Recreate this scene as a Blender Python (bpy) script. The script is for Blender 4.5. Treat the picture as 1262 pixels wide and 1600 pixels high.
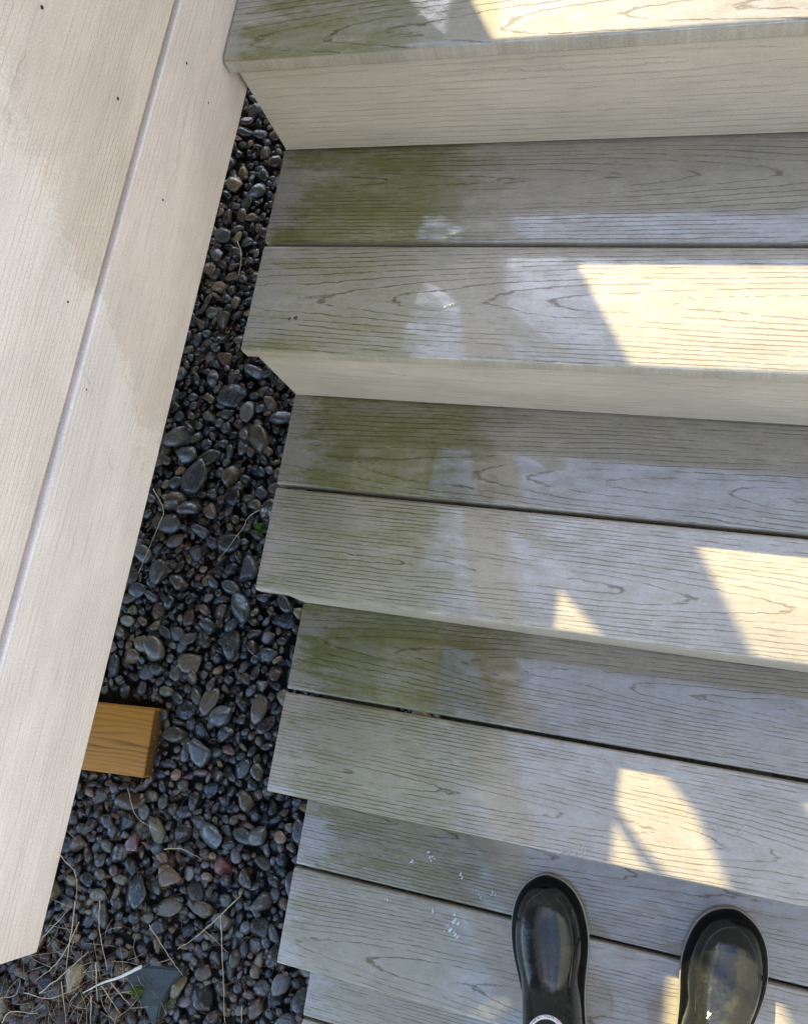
import bpy, bmesh, math, random
import numpy as np
from mathutils import Vector, Matrix, Euler

R_ = math.radians
scene = bpy.context.scene
for o in list(bpy.data.objects):
    bpy.data.objects.remove(o, do_unlink=True)
COL = scene.collection
random.seed(7)
rng = np.random.default_rng(7)

# ------------------------------------------------------------------ camera
cam_d = bpy.data.cameras.new('camera')
cam = bpy.data.objects.new('camera', cam_d)
COL.objects.link(cam)
cam.location = (0.51116, -0.64038, 0.67840)
cam.rotation_euler = (0.271557, 0.271006, 0.174261)
cam_d.sensor_fit = 'HORIZONTAL'
cam_d.sensor_width = 36.0
cam_d.lens = 1333.09 / 1262.0 * 36.0
cam_d.clip_start = 0.02
cam_d.clip_end = 500
scene.camera = cam

# ------------------------------------------------------------------ sky and sun
SUN_TO = Vector((-0.0868, 0.1470, 0.1650)).normalized()      # direction towards the sun
el = math.asin(SUN_TO.z)
az = math.atan2(SUN_TO.x, SUN_TO.y)
world = bpy.data.worlds.new('World')
scene.world = world
world.use_nodes = True
wn = world.node_tree
bg = wn.nodes['Background']
sky = wn.nodes.new('ShaderNodeTexSky')
sky.sky_type = 'NISHITA'
sky.sun_disc = False
sky.sun_elevation = el
sky.sun_rotation = az
sky.air_density = 1.0
sky.dust_density = 0.6
sky.ozone_density = 1.3
wn.links.new(sky.outputs[0], bg.inputs[0])
bg.inputs[1].default_value = 0.15

sd = bpy.data.lights.new('sun', 'SUN')
sd.energy = 2.75
sd.angle = R_(0.6)
sd.color = (1.0, 0.87, 0.47)
sun = bpy.data.objects.new('sun', sd)
COL.objects.link(sun)
sun.location = (-3, 5, 6)
sun.rotation_euler = (-SUN_TO).to_track_quat('-Z', 'Y').to_euler()

scene.view_settings.view_transform = 'Standard'
scene.view_settings.look = 'None'
scene.view_settings.gamma = 1.0
scene.view_settings.use_curve_mapping = False
scene.view_settings.exposure = 1.82

# ------------------------------------------------------------------ geometry constants
H = 0.16531      # rise
RUN = 0.26274    # run
BW = 0.140       # tread board width
GAP = 0.0050
TH = 0.0215      # board thickness
OV = 0.0093      # nosing over riser face
LEN = 1.30       # stair width
GZ = -1.000      # soil level
zt = lambda k: -(k - 1) * H
yn = lambda k: -(k - 1) * RUN


# ------------------------------------------------------------------ helpers
def link(o, parent=None):
    COL.objects.link(o)
    if parent is not None:
        o.parent = parent
    return o


def mesh_obj(name, verts, faces, mat, parent=None, smooth=True, sharp=None):
    me = bpy.data.meshes.new(name)
    me.from_pydata([tuple(v) for v in verts], [], [tuple(f) for f in faces])
    me.update()
    if smooth:
        me.polygons.foreach_set('use_smooth', [True] * len(me.polygons))
        if sharp is not None:
            me.set_sharp_from_angle(angle=R_(sharp))
    if mat:
        me.materials.append(mat)
    return link(bpy.data.objects.new(name, me), parent)


def empty(name, loc=(0, 0, 0)):
    o = bpy.data.objects.new(name, None)
    o.location = loc
    o.empty_display_size = 0.05
    return link(o)


def tag(o, label=None, cat=None, group=None, kind=None):
    if label: o['label'] = label
    if cat: o['category'] = cat
    if group: o['group'] = group
    if kind: o['kind'] = kind
    return o


def board_mesh(name, L, W, T, mat, r=0.0035, seg=4, end=0.0012):
    """plank: length +x from 0, width centred on y, top face at z=0; long edges rounded"""
    prof = []
    hw = W / 2
    for (cy, cz, a0) in ((hw - r, -r, 0), (-hw + r, -r, 90), (-hw + r, -T + r, 180), (hw - r, -T + r, 270)):
        for i in range(seg + 1):
            a = R_(a0 + 90.0 * i / seg)
            prof.append((cy + r * math.cos(a), cz + r * math.sin(a)))
    n = len(prof)
    cz = -T / 2
    rings = []
    nx = max(2, int(L / 0.25))
    xs = [(0.0, end), (end, 0.0)] + [(L * i / nx, 0.0) for i in range(1, nx)] + [(L - end, 0.0), (L, end)]
    V = []
    F = []
    for x, ins in xs:
        for (y, z) in prof:
            sy = (hw - ins) / hw
            sz = (T / 2 - ins) / (T / 2)
            V.append((x, y * sy, cz + (z - cz) * sz))
    for i in range(len(xs) - 1):
        for j in range(n):
            a = i * n + j
            b = i * n + (j + 1) % n
            F.append((a, a + n, b + n, b))
    F.append(tuple(range(n)))
    F.append(tuple(reversed(range((len(xs) - 1) * n, len(xs) * n))))
    me = bpy.data.meshes.new(name)
    me.from_pydata(V, [], F)
    bm = bmesh.new(); bm.from_mesh(me)
    bmesh.ops.recalc_face_normals(bm, faces=bm.faces[:])
    bm.to_mesh(me); bm.free()
    me.polygons.foreach_set('use_smooth', [True] * len(me.polygons))
    me.set_sharp_from_angle(angle=R_(35))
    me.materials.append(mat)
    return me


def obj(name, me, parent=None, loc=(0, 0, 0), rot=(0, 0, 0), color=None):
    o = bpy.data.objects.new(name, me)
    o.location = loc
    o.rotation_euler = rot
    if color: o.color = color
    return link(o, parent)


def box_obj(name, x0, x1, y0, y1, z0, z1, mat, parent=None, bev=0.003):
    bm = bmesh.new()
    bmesh.ops.create_cube(bm, size=1.0)
    for v in bm.verts:
        v.co = Vector((x0 + (v.co.x + .5) * (x1 - x0), y0 + (v.co.y + .5) * (y1 - y0), z0 + (v.co.z + .5) * (z1 - z0)))
    if bev:
        bmesh.ops.bevel(bm, geom=bm.edges[:], offset=bev, segments=2, affect='EDGES', profile=0.6)
    me = bpy.data.meshes.new(name)
    bm.to_mesh(me); bm.free()
    me.polygons.foreach_set('use_smooth', [True] * len(me.polygons))
    me.set_sharp_from_angle(angle=R_(40))
    if mat: me.materials.append(mat)
    return link(bpy.data.objects.new(name, me), parent)


def tube(pts, radii, sides=6):
    """verts, faces of a tapering tube along pts"""
    P = [Vector(p) for p in pts]
    V, F = [], []
    for i, p in enumerate(P):
        t = (P[min(i + 1, len(P) - 1)] - P[max(i - 1, 0)]).normalized()
        up = Vector((0, 0, 1)) if abs(t.z) < .9 else Vector((1, 0, 0))
        a = t.cross(up).normalized(); b = t.cross(a).normalized()
        for k in range(sides):
            th = 2 * math.pi * k / sides
            V.append(p + radii[i] * (math.cos(th) * a + math.sin(th) * b))
    for i in range(len(P) - 1):
        for k in range(sides):
            F.append((i * sides + k, i * sides + (k + 1) % sides, (i + 1) * sides + (k + 1) % sides, (i + 1) * sides + k))
    F.append(tuple(range(sides))[::-1]); F.append(tuple(range((len(P) - 1) * sides, len(P) * sides)))
    return V, F


def spline(pts, n):
    """Catmull-Rom resample"""
    P = [np.array(p, float) for p in pts]
    P = [2 * P[0] - P[1]] + P + [2 * P[-1] - P[-2]]
    out = []
    m = len(P) - 3
    for i in range(n):
        s = i / (n - 1) * m
        k = min(int(s), m - 1); t = s - k
        a, b, c, d = P[k:k + 4]
        out.append(0.5 * ((2 * b) + (c - a) * t + (2 * a - 5 * b + 4 * c - d) * t * t + (3 * b - a - 3 * c + d) * t ** 3))
    return out


# ------------------------------------------------------------------ node helper
class NT:
    def __init__(self, name):
        self.mat = bpy.data.materials.new(name)
        self.mat.use_nodes = True
        self.t = self.mat.node_tree
        self.p = self.t.nodes['Principled BSDF']

    def new(self, typ, **kw):
        n = self.t.nodes.new(typ)
        for k, v in kw.items(): setattr(n, k, v)
        return n

    def put(self, sock, v):
        if isinstance(v, bpy.types.NodeSocket): self.t.links.new(v, sock)
        elif v is not None: sock.default_value = v

    def m(self, op, a, b=None, c=None, clamp=False):
        n = self.new('ShaderNodeMath', operation=op, use_clamp=clamp)
        self.put(n.inputs[0], a)
        if b is not None: self.put(n.inputs[1], b)
        if c is not None: self.put(n.inputs[2], c)
        return n.outputs[0]

    def ss(self, x, lo, hi, a=0.0, b=1.0):
        n = self.new('ShaderNodeMapRange', interpolation_type='SMOOTHSTEP')
        self.put(n.inputs[0], x); self.put(n.inputs[1], lo); self.put(n.inputs[2], hi)
        self.put(n.inputs[3], a); self.put(n.inputs[4], b)
        return n.outputs[0]

    def noise(self, vec, scale=5.0, detail=3.0, rough=0.55, dist=0.0):
        n = self.new('ShaderNodeTexNoise')
        self.put(n.inputs['Vector'], vec)
        n.inputs['Scale'].default_value = scale
        n.inputs['Detail'].default_value = detail
        n.inputs['Roughness'].default_value = rough
        n.inputs['Distortion'].default_value = dist
        return n.outputs[0]

    def xyz(self, v):
        n = self.new('ShaderNodeSeparateXYZ'); self.put(n.inputs[0], v)
        return n.outputs

    def comb(self, x, y, z):
        n = self.new('ShaderNodeCombineXYZ')
        for i, v in enumerate((x, y, z)): self.put(n.inputs[i], v)
        return n.outputs[0]

    def mix(self, f, a, b, mode='MIX'):
        n = self.new('ShaderNodeMix', data_type='RGBA', blend_type=mode)
        self.put(n.inputs[0], f)
        self.put(n.inputs[6], a if isinstance(a, bpy.types.NodeSocket) else (*a, 1))
        self.put(n.inputs[7], b if isinstance(b, bpy.types.NodeSocket) else (*b, 1))
        return n.outputs[2]

    def ramp(self, f, stops, interp='LINEAR'):
        n = self.new('ShaderNodeValToRGB')
        n.color_ramp.interpolation = interp
        e = n.color_ramp.elements
        while len(e) < len(stops): e.new(0.5)
        for i, (p, c) in enumerate(stops):
            e[i].position = p; e[i].color = (*c, 1)
        self.put(n.inputs[0], f)
        return n.outputs[0]

    def bump(self, h, strength=0.5, dist=0.001, normal=None):
        n = self.new('ShaderNodeBump')
        self.put(n.inputs['Height'], h)
        n.inputs['Strength'].default_value = strength
        n.inputs['Distance'].default_value = dist
        if normal is not None: self.put(n.inputs['Normal'], normal)
        return n.outputs[0]


def composite(name, base, line_mul, line_amt, tilt, spacing, wet, amp=(.035, .004), algae=False, stain=False, dirt=0.25):
    """embossed composite decking.  Object colour = (grain x0, grain y centre, seed, algae amount)"""
    N = NT(name)
    tc = N.new('ShaderNodeTexCoord').outputs['Object']
    oi = N.new('ShaderNodeObjectInfo')
    x, y, z = N.xyz(tc)
    gx, gy, seed = N.new('ShaderNodeSeparateColor'), None, None
    N.put(gx.inputs[0], oi.outputs['Color'])
    x0, yc, seed = gx.outputs[0], gx.outputs[1], gx.outputs[2]
    alg = oi.outputs['Alpha']
    so = N.m('MULTIPLY', seed, 37.0)
    # growth ring field
    n1 = N.noise(N.comb(N.m('ADD', x, so), N.m('MULTIPLY', y, 2.0), so), 3.2, 2, .5)
    n2 = N.noise(N.comb(N.m('ADD', N.m('MULTIPLY', x, 1.0), so), N.m('MULTIPLY', y, 7.0), 1.0), 9.0, 2, .5)
    hh = N.m('ADD', N.m('MULTIPLY', N.m('SUBTRACT', x, x0), tilt), N.m('MULTIPLY', N.m('SUBTRACT', n1, .5), amp[0]))
    dy = N.m('ADD', N.m('SUBTRACT', y, N.m('SUBTRACT', yc, 0.2)), N.m('MULTIPLY', N.m('SUBTRACT', n2, .5), amp[1]))
    r = N.m('SQRT', N.m('ADD', N.m('MULTIPLY', dy, dy), N.m('ADD', N.m('MULTIPLY', hh, hh), .00002)))
    wob = N.noise(N.comb(N.m('ADD', N.m('MULTIPLY', x, 6.0), so), N.m('MULTIPLY', y, 34.0), so), 1.0, 2, .5)
    ph = N.m('ADD', N.m('DIVIDE', r, spacing), N.m('ADD', N.m('MULTIPLY', wob, 1.1), N.m('MULTIPLY', N.noise(N.comb(N.m('ADD', N.m('MULTIPLY', x, 70.0), so), N.m('MULTIPLY', y, 150.0), so), 1.0, 2, .6), .42)))
    fr = N.m('ABSOLUTE', N.m('SUBTRACT', N.m('FRACT', ph), .5))
    gfac = N.m('MAXIMUM', .42, N.m('MINIMUM', 1.0, N.m('DIVIDE', N.m('ABSOLUTE', dy), r)))
    line = N.m('MULTIPLY', N.ss(fr, N.m('MULTIPLY', gfac, .03), N.m('MULTIPLY', gfac, .20), 1.0, 0.0), N.ss(z, -.0035, -.0008))
    brk = N.noise(N.comb(N.m('ADD', N.m('MULTIPLY', x, 28.0), so), N.m('MULTIPLY', y, 330.0), so), 1.0, 3, .65)
    brk2 = N.noise(N.comb(N.m('ADD', N.m('MULTIPLY', x, 5.0), so), N.m('MULTIPLY', y, 22.0), so), 1.0, 2, .5)
    line = N.m('MULTIPLY', line, N.ss(N.m('ADD', N.m('MULTIPLY', brk, .65), N.m('MULTIPLY', brk2, .45)),  .45, .58))
    # fine fibre streaks and speckle
    fib = N.noise(N.comb(N.m('ADD', N.m('MULTIPLY', x, 14.0), so), N.m('MULTIPLY', y, 420.0), so), 1.0, 3, .6)
    spk = N.noise(N.comb(N.m('ADD', x, so), y, z), 620.0, 2, .6)
    big = N.noise(N.comb(N.m('ADD', x, so), N.m('MULTIPLY', y, 2.5), so), 5.0, 4, .6)
    mid = N.noise(N.comb(N.m('ADD', x, so), N.m('MULTIPLY', y, 2.0), so), 38.0, 4, .65)
    col = N.mix(N.ss(big, .3, .7), tuple(c * .90 for c in base), tuple(min(1, c * 1.07) for c in base))
    v = N.m('ADD', N.m('MULTIPLY', N.m('SUBTRACT', fib, .5), .30),
            N.m('ADD', N.m('MULTIPLY', N.m('SUBTRACT', spk, .5), .60), N.m('MULTIPLY', N.m('SUBTRACT', mid, .5), dirt)))
    if algae:      # grime and worn mottling of the walked-on boards
        mot = N.noise(N.comb(N.m('ADD', N.m('MULTIPLY', x, .7), so), N.m('MULTIPLY', y, 1.5), so), 210.0, 6, .82)
        v = N.m('ADD', v, N.m('MULTIPLY', N.m('SUBTRACT', mot, .5), .75))
    v = N.m('ADD', v, 1.0)
    col = N.mix(1.0, col, N.comb(v, v, v), 'MULTIPLY')
    edge = N.ss(z, -.0045, -.0022, 1.0, 0.0)
    if algae:
        n = N.noise(N.comb(N.m('ADD', N.m('MULTIPLY', x, .55), so), N.m('MULTIPLY', y, 2.2), so), 16.0, 6, .66)
        nf = N.noise(N.comb(N.m('ADD', N.m('MULTIPLY', x, .6), so), N.m('MULTIPLY', y, 2.0), so), 150.0, 5, .75)
        lim = N.m('ADD', .215, N.m('MULTIPLY', seed, .11))
        xx = N.m('ADD', x, N.m('ADD', N.m('MULTIPLY', N.m('SUBTRACT', n, .5), .22), N.m('ADD', N.m('MULTIPLY', N.m('SUBTRACT', mid, .5), .08), N.m('MULTIPLY', N.m('SUBTRACT', nf, .5), .10))))
        reg = N.m('MULTIPLY', N.ss(xx, .004, .06), N.ss(xx, N.m('SUBTRACT', lim, .05), N.m('ADD', lim, .05), 1.0, 0.0))
        far = N.ss(xx, .3, .8, .10, .04)
        t = N.m('ADD', N.m('MULTIPLY', n, .52), N.m('ADD', N.m('MULTIPLY', N.m('ADD', N.m('MULTIPLY', nf, .5), N.m('MULTIPLY', mot, .5)), .44), N.m('MULTIPLY', line, .10)))
        mask = N.m('MULTIPLY', N.m('MAXIMUM', reg, far), N.ss(t, N.m('SUBTRACT', .56, N.m('MULTIPLY', alg, .23)), N.m('SUBTRACT', .76, N.m('MULTIPLY', alg, .20))))
        mask = N.m('MULTIPLY', mask, N.ss(alg, 0.0, 1.0, .30, .92))
        film = N.m('MULTIPLY', N.m('MULTIPLY', reg, N.ss(nf, .30, .68, .45, 1.0)), N.ss(alg, .15, .8, .35, .85))
        # greyish-green film, then olive growth, browner to its right end
        col = N.mix(film, col, (.205, .188, .112))
        ocol = N.mix(N.ss(x, .17, .29), (.130, .122, .022), (.132, .094, .020))
        col = N.mix(mask, col, ocol)
        dry = N.ss(alg, .64, .80, 1.26, 1.0)      # front boards paler: their sky sheen is painted into the colour
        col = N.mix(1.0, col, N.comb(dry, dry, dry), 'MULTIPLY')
        ecol = N.mix(1.0, N.mix(N.ss(big, .3, .7), (.46, .395, .31), (.39, .335, .265)), N.comb(v, v, v), 'MULTIPLY')
        col = N.mix(N.m('MULTIPLY', edge, .8), col, ecol)
    if stain:
        pos = N.new('ShaderNodeNewGeometry').outputs['Position']
        px, py, pz = N.xyz(pos)
        ns = N.noise(pos, 15.0, 6, .70)
        ns2 = N.noise(N.comb(px, N.m('MULTIPLY', py, .35), pz), 60.0, 4, .7)
        d = N.m('SUBTRACT', N.m('ADD', py, .336), N.m('MULTIPLY', N.m('SUBTRACT', pz, .09), .67))
        d = N.m('ADD', d, N.m('ADD', N.m('MULTIPLY', N.m('SUBTRACT', ns, .5), .24), N.m('MULTIPLY', N.m('SUBTRACT', N.noise(pos, 240.0, 4, .75), .5), .10)))
        damp = N.m('MULTIPLY', N.ss(d, -.035, .03), N.ss(ns, .2, .7, 1.0, .75))
        end = N.m('MULTIPLY', N.ss(py, -.86, -.915), .35)
        damp = N.m('MAXIMUM', damp, end)
        col = N.mix(damp, col, N.mix(1.0, col, (.87, .82, .765), 'MULTIPLY'))
        # tide line, a little paler
        tl = N.m('MULTIPLY', N.ss(d, -.03, -.006), N.ss(d, -.006, .004, 1.0, 0.0))
        col = N.mix(N.m('MULTIPLY', tl, .35), col, (.78, .74, .66))
    col = N.mix(N.m('MULTIPLY', line, line_amt), col, N.mix(1.0, col, line_mul, 'MULTIPLY'))
    N.put(N.p.inputs['Base Color'], col)
    N.put(N.p.inputs['Roughness'], .55)
    hgt = N.m('ADD', N.m('MULTIPLY', line, -1.0), N.m('ADD', N.m('MULTIPLY', fib, .5), N.m('MULTIPLY', spk, .35)))
    N.put(N.p.inputs['Normal'], N.bump(hgt, .55, .0006))
    N.p.inputs['Specular IOR Level'].default_value = .35
    if wet > 0:
        cov = N.ss(N.m('ADD', N.m('MULTIPLY', mid, .5), N.m('MULTIPLY', spk, .5)), .38, .58, .30, 1.0)
        if algae:
            matt = N.m('MULTIPLY', N.m('MULTIPLY', reg, N.ss(nf, .3, .6, .6, 1.0)), N.ss(alg, .70, .98, .85, .45))
            cov = N.m('MULTIPLY', cov, N.m('SUBTRACT', 1.0, matt))
        cov = N.m('MULTIPLY', cov, N.m('MULTIPLY', N.ss(line, 0, 1, 1.0, .35), N.m('SUBTRACT', 1.0, edge)))
        N.put(N.p.inputs['Coat Weight'], N.m('MULTIPLY', cov, wet))
        N.p.inputs['Coat Roughness'].default_value = .045
        N.p.inputs['Coat IOR'].default_value = 2.0
        N.put(N.p.inputs['Coat Normal'], N.bump(N.m('MULTIPLY', line, -1.0), .05, .0005))
    return N.mat


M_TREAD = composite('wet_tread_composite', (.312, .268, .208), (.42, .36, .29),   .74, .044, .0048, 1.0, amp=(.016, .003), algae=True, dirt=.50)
M_RISER = composite('riser_composite', (.48, .405, .312), (.70, .66, .60), .45, .03, .0085, 0.0, dirt=.16)
M_WALL = composite('pale_fascia_composite', (.735, .658, .625), (.80, .78, .73), .24, .004, .0044, 0.0, amp=(.010, .003), stain=True, dirt=.14)
M_DECK = composite('deck_composite', (.42, .38, .32), (.4, .36, .3), .7, .06, .007, .4)


def lumber(name, a, b, rough=.7):
    N = NT(name)
    tc = N.new('ShaderNodeTexCoord').outputs['Object']
    x, y, z = N.xyz(tc)
    n = N.noise(N.comb(N.m('MULTIPLY', x, .5), N.m('MULTIPLY', y, 4.0), N.m('MULTIPLY', z, 4.0)), 5.0, 2, .5)
    rr = N.m('ADD', N.m('MULTIPLY', y, 85.0), N.m('MULTIPLY', n, 4.2))
    ring = N.ss(N.m('FRACT', rr), .35, .98)
    f = N.noise(N.comb(N.m('MULTIPLY', x, 14.0), N.m('MULTIPLY', y, 300.0), N.m('MULTIPLY', z, 300.0)), 1.0, 3, .6)
    col = N.mix(N.m('MULTIPLY', ring, N.ss(n, .25, .75, .15, .95)), a, b)
    v = N.m('ADD', .75, N.m('MULTIPLY', f, .5))
    col = N.mix(1.0, col, N.comb(v, v, v), 'MULTIPLY')
    N.put(N.p.inputs['Base Color'], col)
    N.put(N.p.inputs['Roughness'], rough)
    N.put(N.p.inputs['Normal'], N.bump(N.m('ADD', f, ring), .4, .0008))
    return N.mat


M_LUMBER = lumber('treated_lumber', (.52, .225, .024), (.21, .078, .010), .5)
M_OLD = lumber('old_dark_lumber', (.09, .065, .04), (.05, .034, .02))
M_POST = lumber('painted_post_wood', (.42, .38, .32), (.36, .32, .27))

# ------------------------------------------------------------------ ground
def ground_mat():
    N = NT('dark_soil')
    pos = N.new('ShaderNodeNewGeometry').outputs['Position']
    n = N.noise(pos, 60, 5, .65)
    n2 = N.noise(pos, 3, 4, .6)
    px, py, pz = N.xyz(pos)
    near = N.ss(N.m('MAXIMUM', N.m('ABSOLUTE', px), N.m('ABSOLUTE', py)), 2.2, 3.2)
    col = N.mix(N.ss(n, .35, .7), (.012, .010, .008), (.05, .04, .03))
    far = N.mix(N.ss(n2, .35, .65), (.16, .15, .13), (.25, .235, .21))
    N.put(N.p.inputs['Base Color'], N.mix(near, col, far))
    N.p.inputs['Roughness'].default_value = .9
    N.put(N.p.inputs['Normal'], N.bump(n, .6, .01))
    return N.mat


ground = mesh_obj('ground', [(-150, -150, GZ), (150, -150, GZ), (150, 150, GZ), (-150, 150, GZ)], [(0, 1, 2, 3)], ground_mat(), smooth=False)
tag(ground, 'dark soil bed covered in wet river pebbles', 'ground', kind='structure')


def pebble_mat(name, attr):
    N = NT(name)
    if attr:
        a = N.new('ShaderNodeAttribute'); a.attribute_name = 'tint'
        c = a.outputs['Color']
    else:
        c = N.new('ShaderNodeObjectInfo').outputs['Color']
    pos = N.new('ShaderNodeNewGeometry').outputs['Position']
    n = N.noise(pos, 130, 5, .65)
    n2 = N.noise(pos, 420, 4, .7)
    n3 = N.noise(pos, 900, 2, .6)
    v = N.m('ADD', .35, N.m('ADD', N.m('MULTIPLY', n, .75), N.m('MULTIPLY', n2, .6)))
    col = N.mix(1.0, c, N.comb(v, v, v), 'MULTIPLY')
    col = N.mix(N.ss(n3, .66, .74, 0, .35), col, (.32, .31, .29))
    vein = N.m('ABSOLUTE', N.m('SUBTRACT', N.noise(pos, 38, 3, .5, 1.2), .5))
    col = N.mix(N.ss(vein, .004, .014, .38, 0.0), col, (.30, .29, .27))
    N.put(N.p.inputs['Base Color'], col)
    N.put(N.p.inputs['Roughness'], N.ss(n, .3, .7, .30, .62))
    N.put(N.p.inputs['Normal'], N.bump(N.m('ADD', n, N.m('MULTIPLY', n2, .5)), .35, .0015))
    N.put(N.p.inputs['Coat Weight'], N.ss(n, .44, .58, 1.0, .05))
    N.p.inputs['Coat Roughness'].default_value = .05
    return N.mat


M_PEB = pebble_mat('wet_pebble_stone', False)
M_PEBS = pebble_mat('wet_pebble_stone_bed', True)

PALETTE = [((.070, .080, .088), 15), ((.105, .110, .112), 15), ((.045, .050, .056), 14), ((.150, .125, .088), 16),
           ((.120, .085, .050), 14), ((.150, .148, .140), 8), ((.085, .100, .108), 9), ((.130, .070, .060), 3),
           ((.27, .21, .125), 7), ((.060, .055, .050), 8), ((.26, .25, .23), 4)]
PC = [p[0] for p in PALETTE]; PW = np.array([p[1] for p in PALETTE], float); PW /= PW.sum()


def pick_col():
    c = np.array(PC[rng.choice(len(PC), p=PW)])
    return np.clip(c * np.array([.60, .53, .43]) * rng.uniform(.30, 1.9) * (1 + rng.normal(0, .05, 3)), .01, .6)


def ico(sub):
    bm = bmesh.new(); bmesh.ops.create_icosphere(bm, subdivisions=sub, radius=1.0)
    bm.verts.ensure_lookup_table()
    V = np.array([v.co[:] for v in bm.verts]); F = np.array([[v.index for v in f.verts] for f in bm.faces])
    bm.free(); return V, F


ICO = {2: ico(2), 3: ico(3)}


def pebble_shape(sub, seed, planes=9, soft=70.0):
    g = np.random.default_rng(seed)
    V, F = ICO[sub]
    n = g.normal(size=(planes, 3)); n /= np.linalg.norm(n, axis=1)[:, None]
    d = g.uniform(.52, .98, planes)
    q = np.clip(V @ n.T, 1e-3, None) / d            # 1/radius for each plane
    inv = (np.sum(q ** soft, axis=1) + .95 ** soft) ** (1 / soft)
    P = V / inv[:, None]
    ax = np.array([g.uniform(1.05, 1.5), g.uniform(.78, 1.05), g.uniform(.5, .78)])
    P = P * ax
    P += .035 * np.sin(P[:, [1, 2, 0]] * g.uniform(2, 4) + g.uniform(0, 6))
    return P


SHAPES2 = [pebble_shape(2, 100 + i) for i in range(26)]
SHAPES3 = [pebble_shape(3, 300 + i) for i in range(16)]

# ---- packing: big pebbles first, small ones last, then a lower layer
X0, X1, Y0, Y1 = -1.02, .14, -1.62, 1.02
cell = .06


def in_bed(x, y):
    # the strip the stairs and the deck leave open, with a margin
    return x < .12 - .42 * max(0, y + .6) and x > -.92 - .06 * max(0, -y)


placed = []   # x,y,z,r,layer
grids = [dict(), dict()]


def try_put(x, y, r, layer, k):
    gx, gy = int(math.floor(x / cell)), int(math.floor(y / cell))
    g = grids[layer]
    for i in (-1, 0, 1):
        for j in (-1, 0, 1):
            for (a, b, c) in g.get((gx + i, gy + j), ()):
                if (a - x) ** 2 + (b - y) ** 2 < (k * (c + r)) ** 2:
                    return False
    g.setdefault((gx, gy), []).append((x, y, r))
    return True


SPECIAL = [  # x, y, radius, colour: the odd ones out
    (-.299, -.956, .026, (.115, .145, .165)), (-.266, -1.003, .021, (.24, .085, .075)), (-.426, -.966, .022, (.19, .17, .085)),
    (-.375, -1.044, .024, (.22, .145, .075)), (-.523, -.225, .031, (.060, .064, .070)), (-.472, -.016, .028, (.050, .062, .072)),
    (-.387, -.122, .022, (.115, .100, .070)), (-.510, -.295, .025, (.058, .064, .070)), (-.440, -.447, .014, (.24, .21, .115)),
    (-.524, -.612, .023, (.14, .13, .112)), (-.508, -1.146, .023, (.11, .12, .13)), (-.363, -1.102, .021, (.165, .14, .09)),
    (-.526, .220, .015, (.20, .175, .12)), (-.540, .166, .022, (.10, .085, .065)), (-.537, .519, .021, (.11, .12, .125)),
    (-.425, -.105, .017, (.13, .12, .09)), (-.36, -.80, .024, (.10, .115, .13)), (-.20, -.93, .019, (.155, .155, .14)),
    (-.33, -.72, .020, (.12, .135, .15)), (-.24, -1.10, .018, (.17, .17, .16)), (-.17, -1.05, .020, (.12, .12, .115)),
]
spec = {}
for (x, y, r, c) in SPECIAL:
    if try_put(x, y, r, 0, .8):
        spec[len(placed)] = c
        placed.append((x, y, r, 0))
BLOCK = (-.95, -.482, -.878, -.722)   # keep-out of the sleeper


def throw(n, rlo, rhi, layer, k, tries):
    c = t = 0
    while c < n and t < tries:
        t += 1
        x = random.uniform(X0, X1); y = random.uniform(Y0, Y1)
        if not in_bed(x, y): continue
        r = rlo + (rhi - rlo) * random.random() ** 1.6
        if BLOCK[0] < x < BLOCK[1] + r * .7 and BLOCK[2] - r * .7 < y < BLOCK[3] + r * .7: continue
        if try_put(x, y, r, layer, k):
            placed.append((x, y, r, layer)); c += 1


throw(230, .018, .025, 0, .92, 6000)
throw(900, .013, .018, 0, .86, 14000)
throw(2300, .0085, .013, 0, .84, 26000)
throw(3200, .0055, .0085, 0, .82, 36000)
throw(2600, .010, .016, 1, .80, 16000)

camv = Vector(cam.location)
order = []
for i, (x, y, r, layer) in enumerate(placed):
    # rough test of lying in the open strip seen from above
    vis = layer == 0 and (-.74 < x < -.03 - .42 * max(-.05, y + 1.15) * .55) and -1.42 < y < .8
    order.append((r if vis else 0, i))
order.sort(reverse=True)
single = set(i for _, i in order[:285]) | set(spec)

proto = []
for i, P in enumerate(SHAPES3):
    me = bpy.data.meshes.new('pebble')
    me.from_pydata(P.tolist(), [], ICO[3][1].tolist() if False else ICO[3][1].tolist())
    me.polygons.foreach_set('use_smooth', [True] * len(me.polygons))
    me.materials.append(M_PEB)
    proto.append(me)

BV, BF, BC = [], [], []
off = 0
for i, (x, y, r, layer) in enumerate(placed):
    c = np.array(spec[i]) * np.array([.74, .65, .54]) if i in spec else pick_col()
    tilt = (random.gauss(0, .28), random.gauss(0, .28), random.uniform(0, 6.28))
    s = r * random.uniform(.92, 1.12)
    if layer == 0:
        z = GZ + .020 + s * random.uniform(.35, .75) + random.uniform(-.004, .008)
    else:
        z = GZ + random.uniform(.006, .016)
    if i in single:
        o = bpy.data.objects.new('pebble', proto[random.randrange(len(proto))])
        o.location = (x, y, z); o.rotation_euler = tilt; o.scale = (s, s, s)
        o.color = (*c, 1)
        link(o, ground)
        continue
    P = SHAPES2[random.randrange(len(SHAPES2))] * s
    Mx = np.array(Euler(tilt).to_matrix())
    BV.append(P @ Mx.T + np.array([x, y, z])); BF.append(ICO[2][1] + off); off += len(P)
    BC.append(np.tile(np.append(c, 1.0), (len(P), 1)))
BV = np.concatenate(BV); BF = np.concatenate(BF); BC = np.concatenate(BC)
me = bpy.data.meshes.new('pebble_bed')
me.vertices.add(len(BV)); me.vertices.foreach_set('co', BV.astype(np.float32).ravel())
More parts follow.
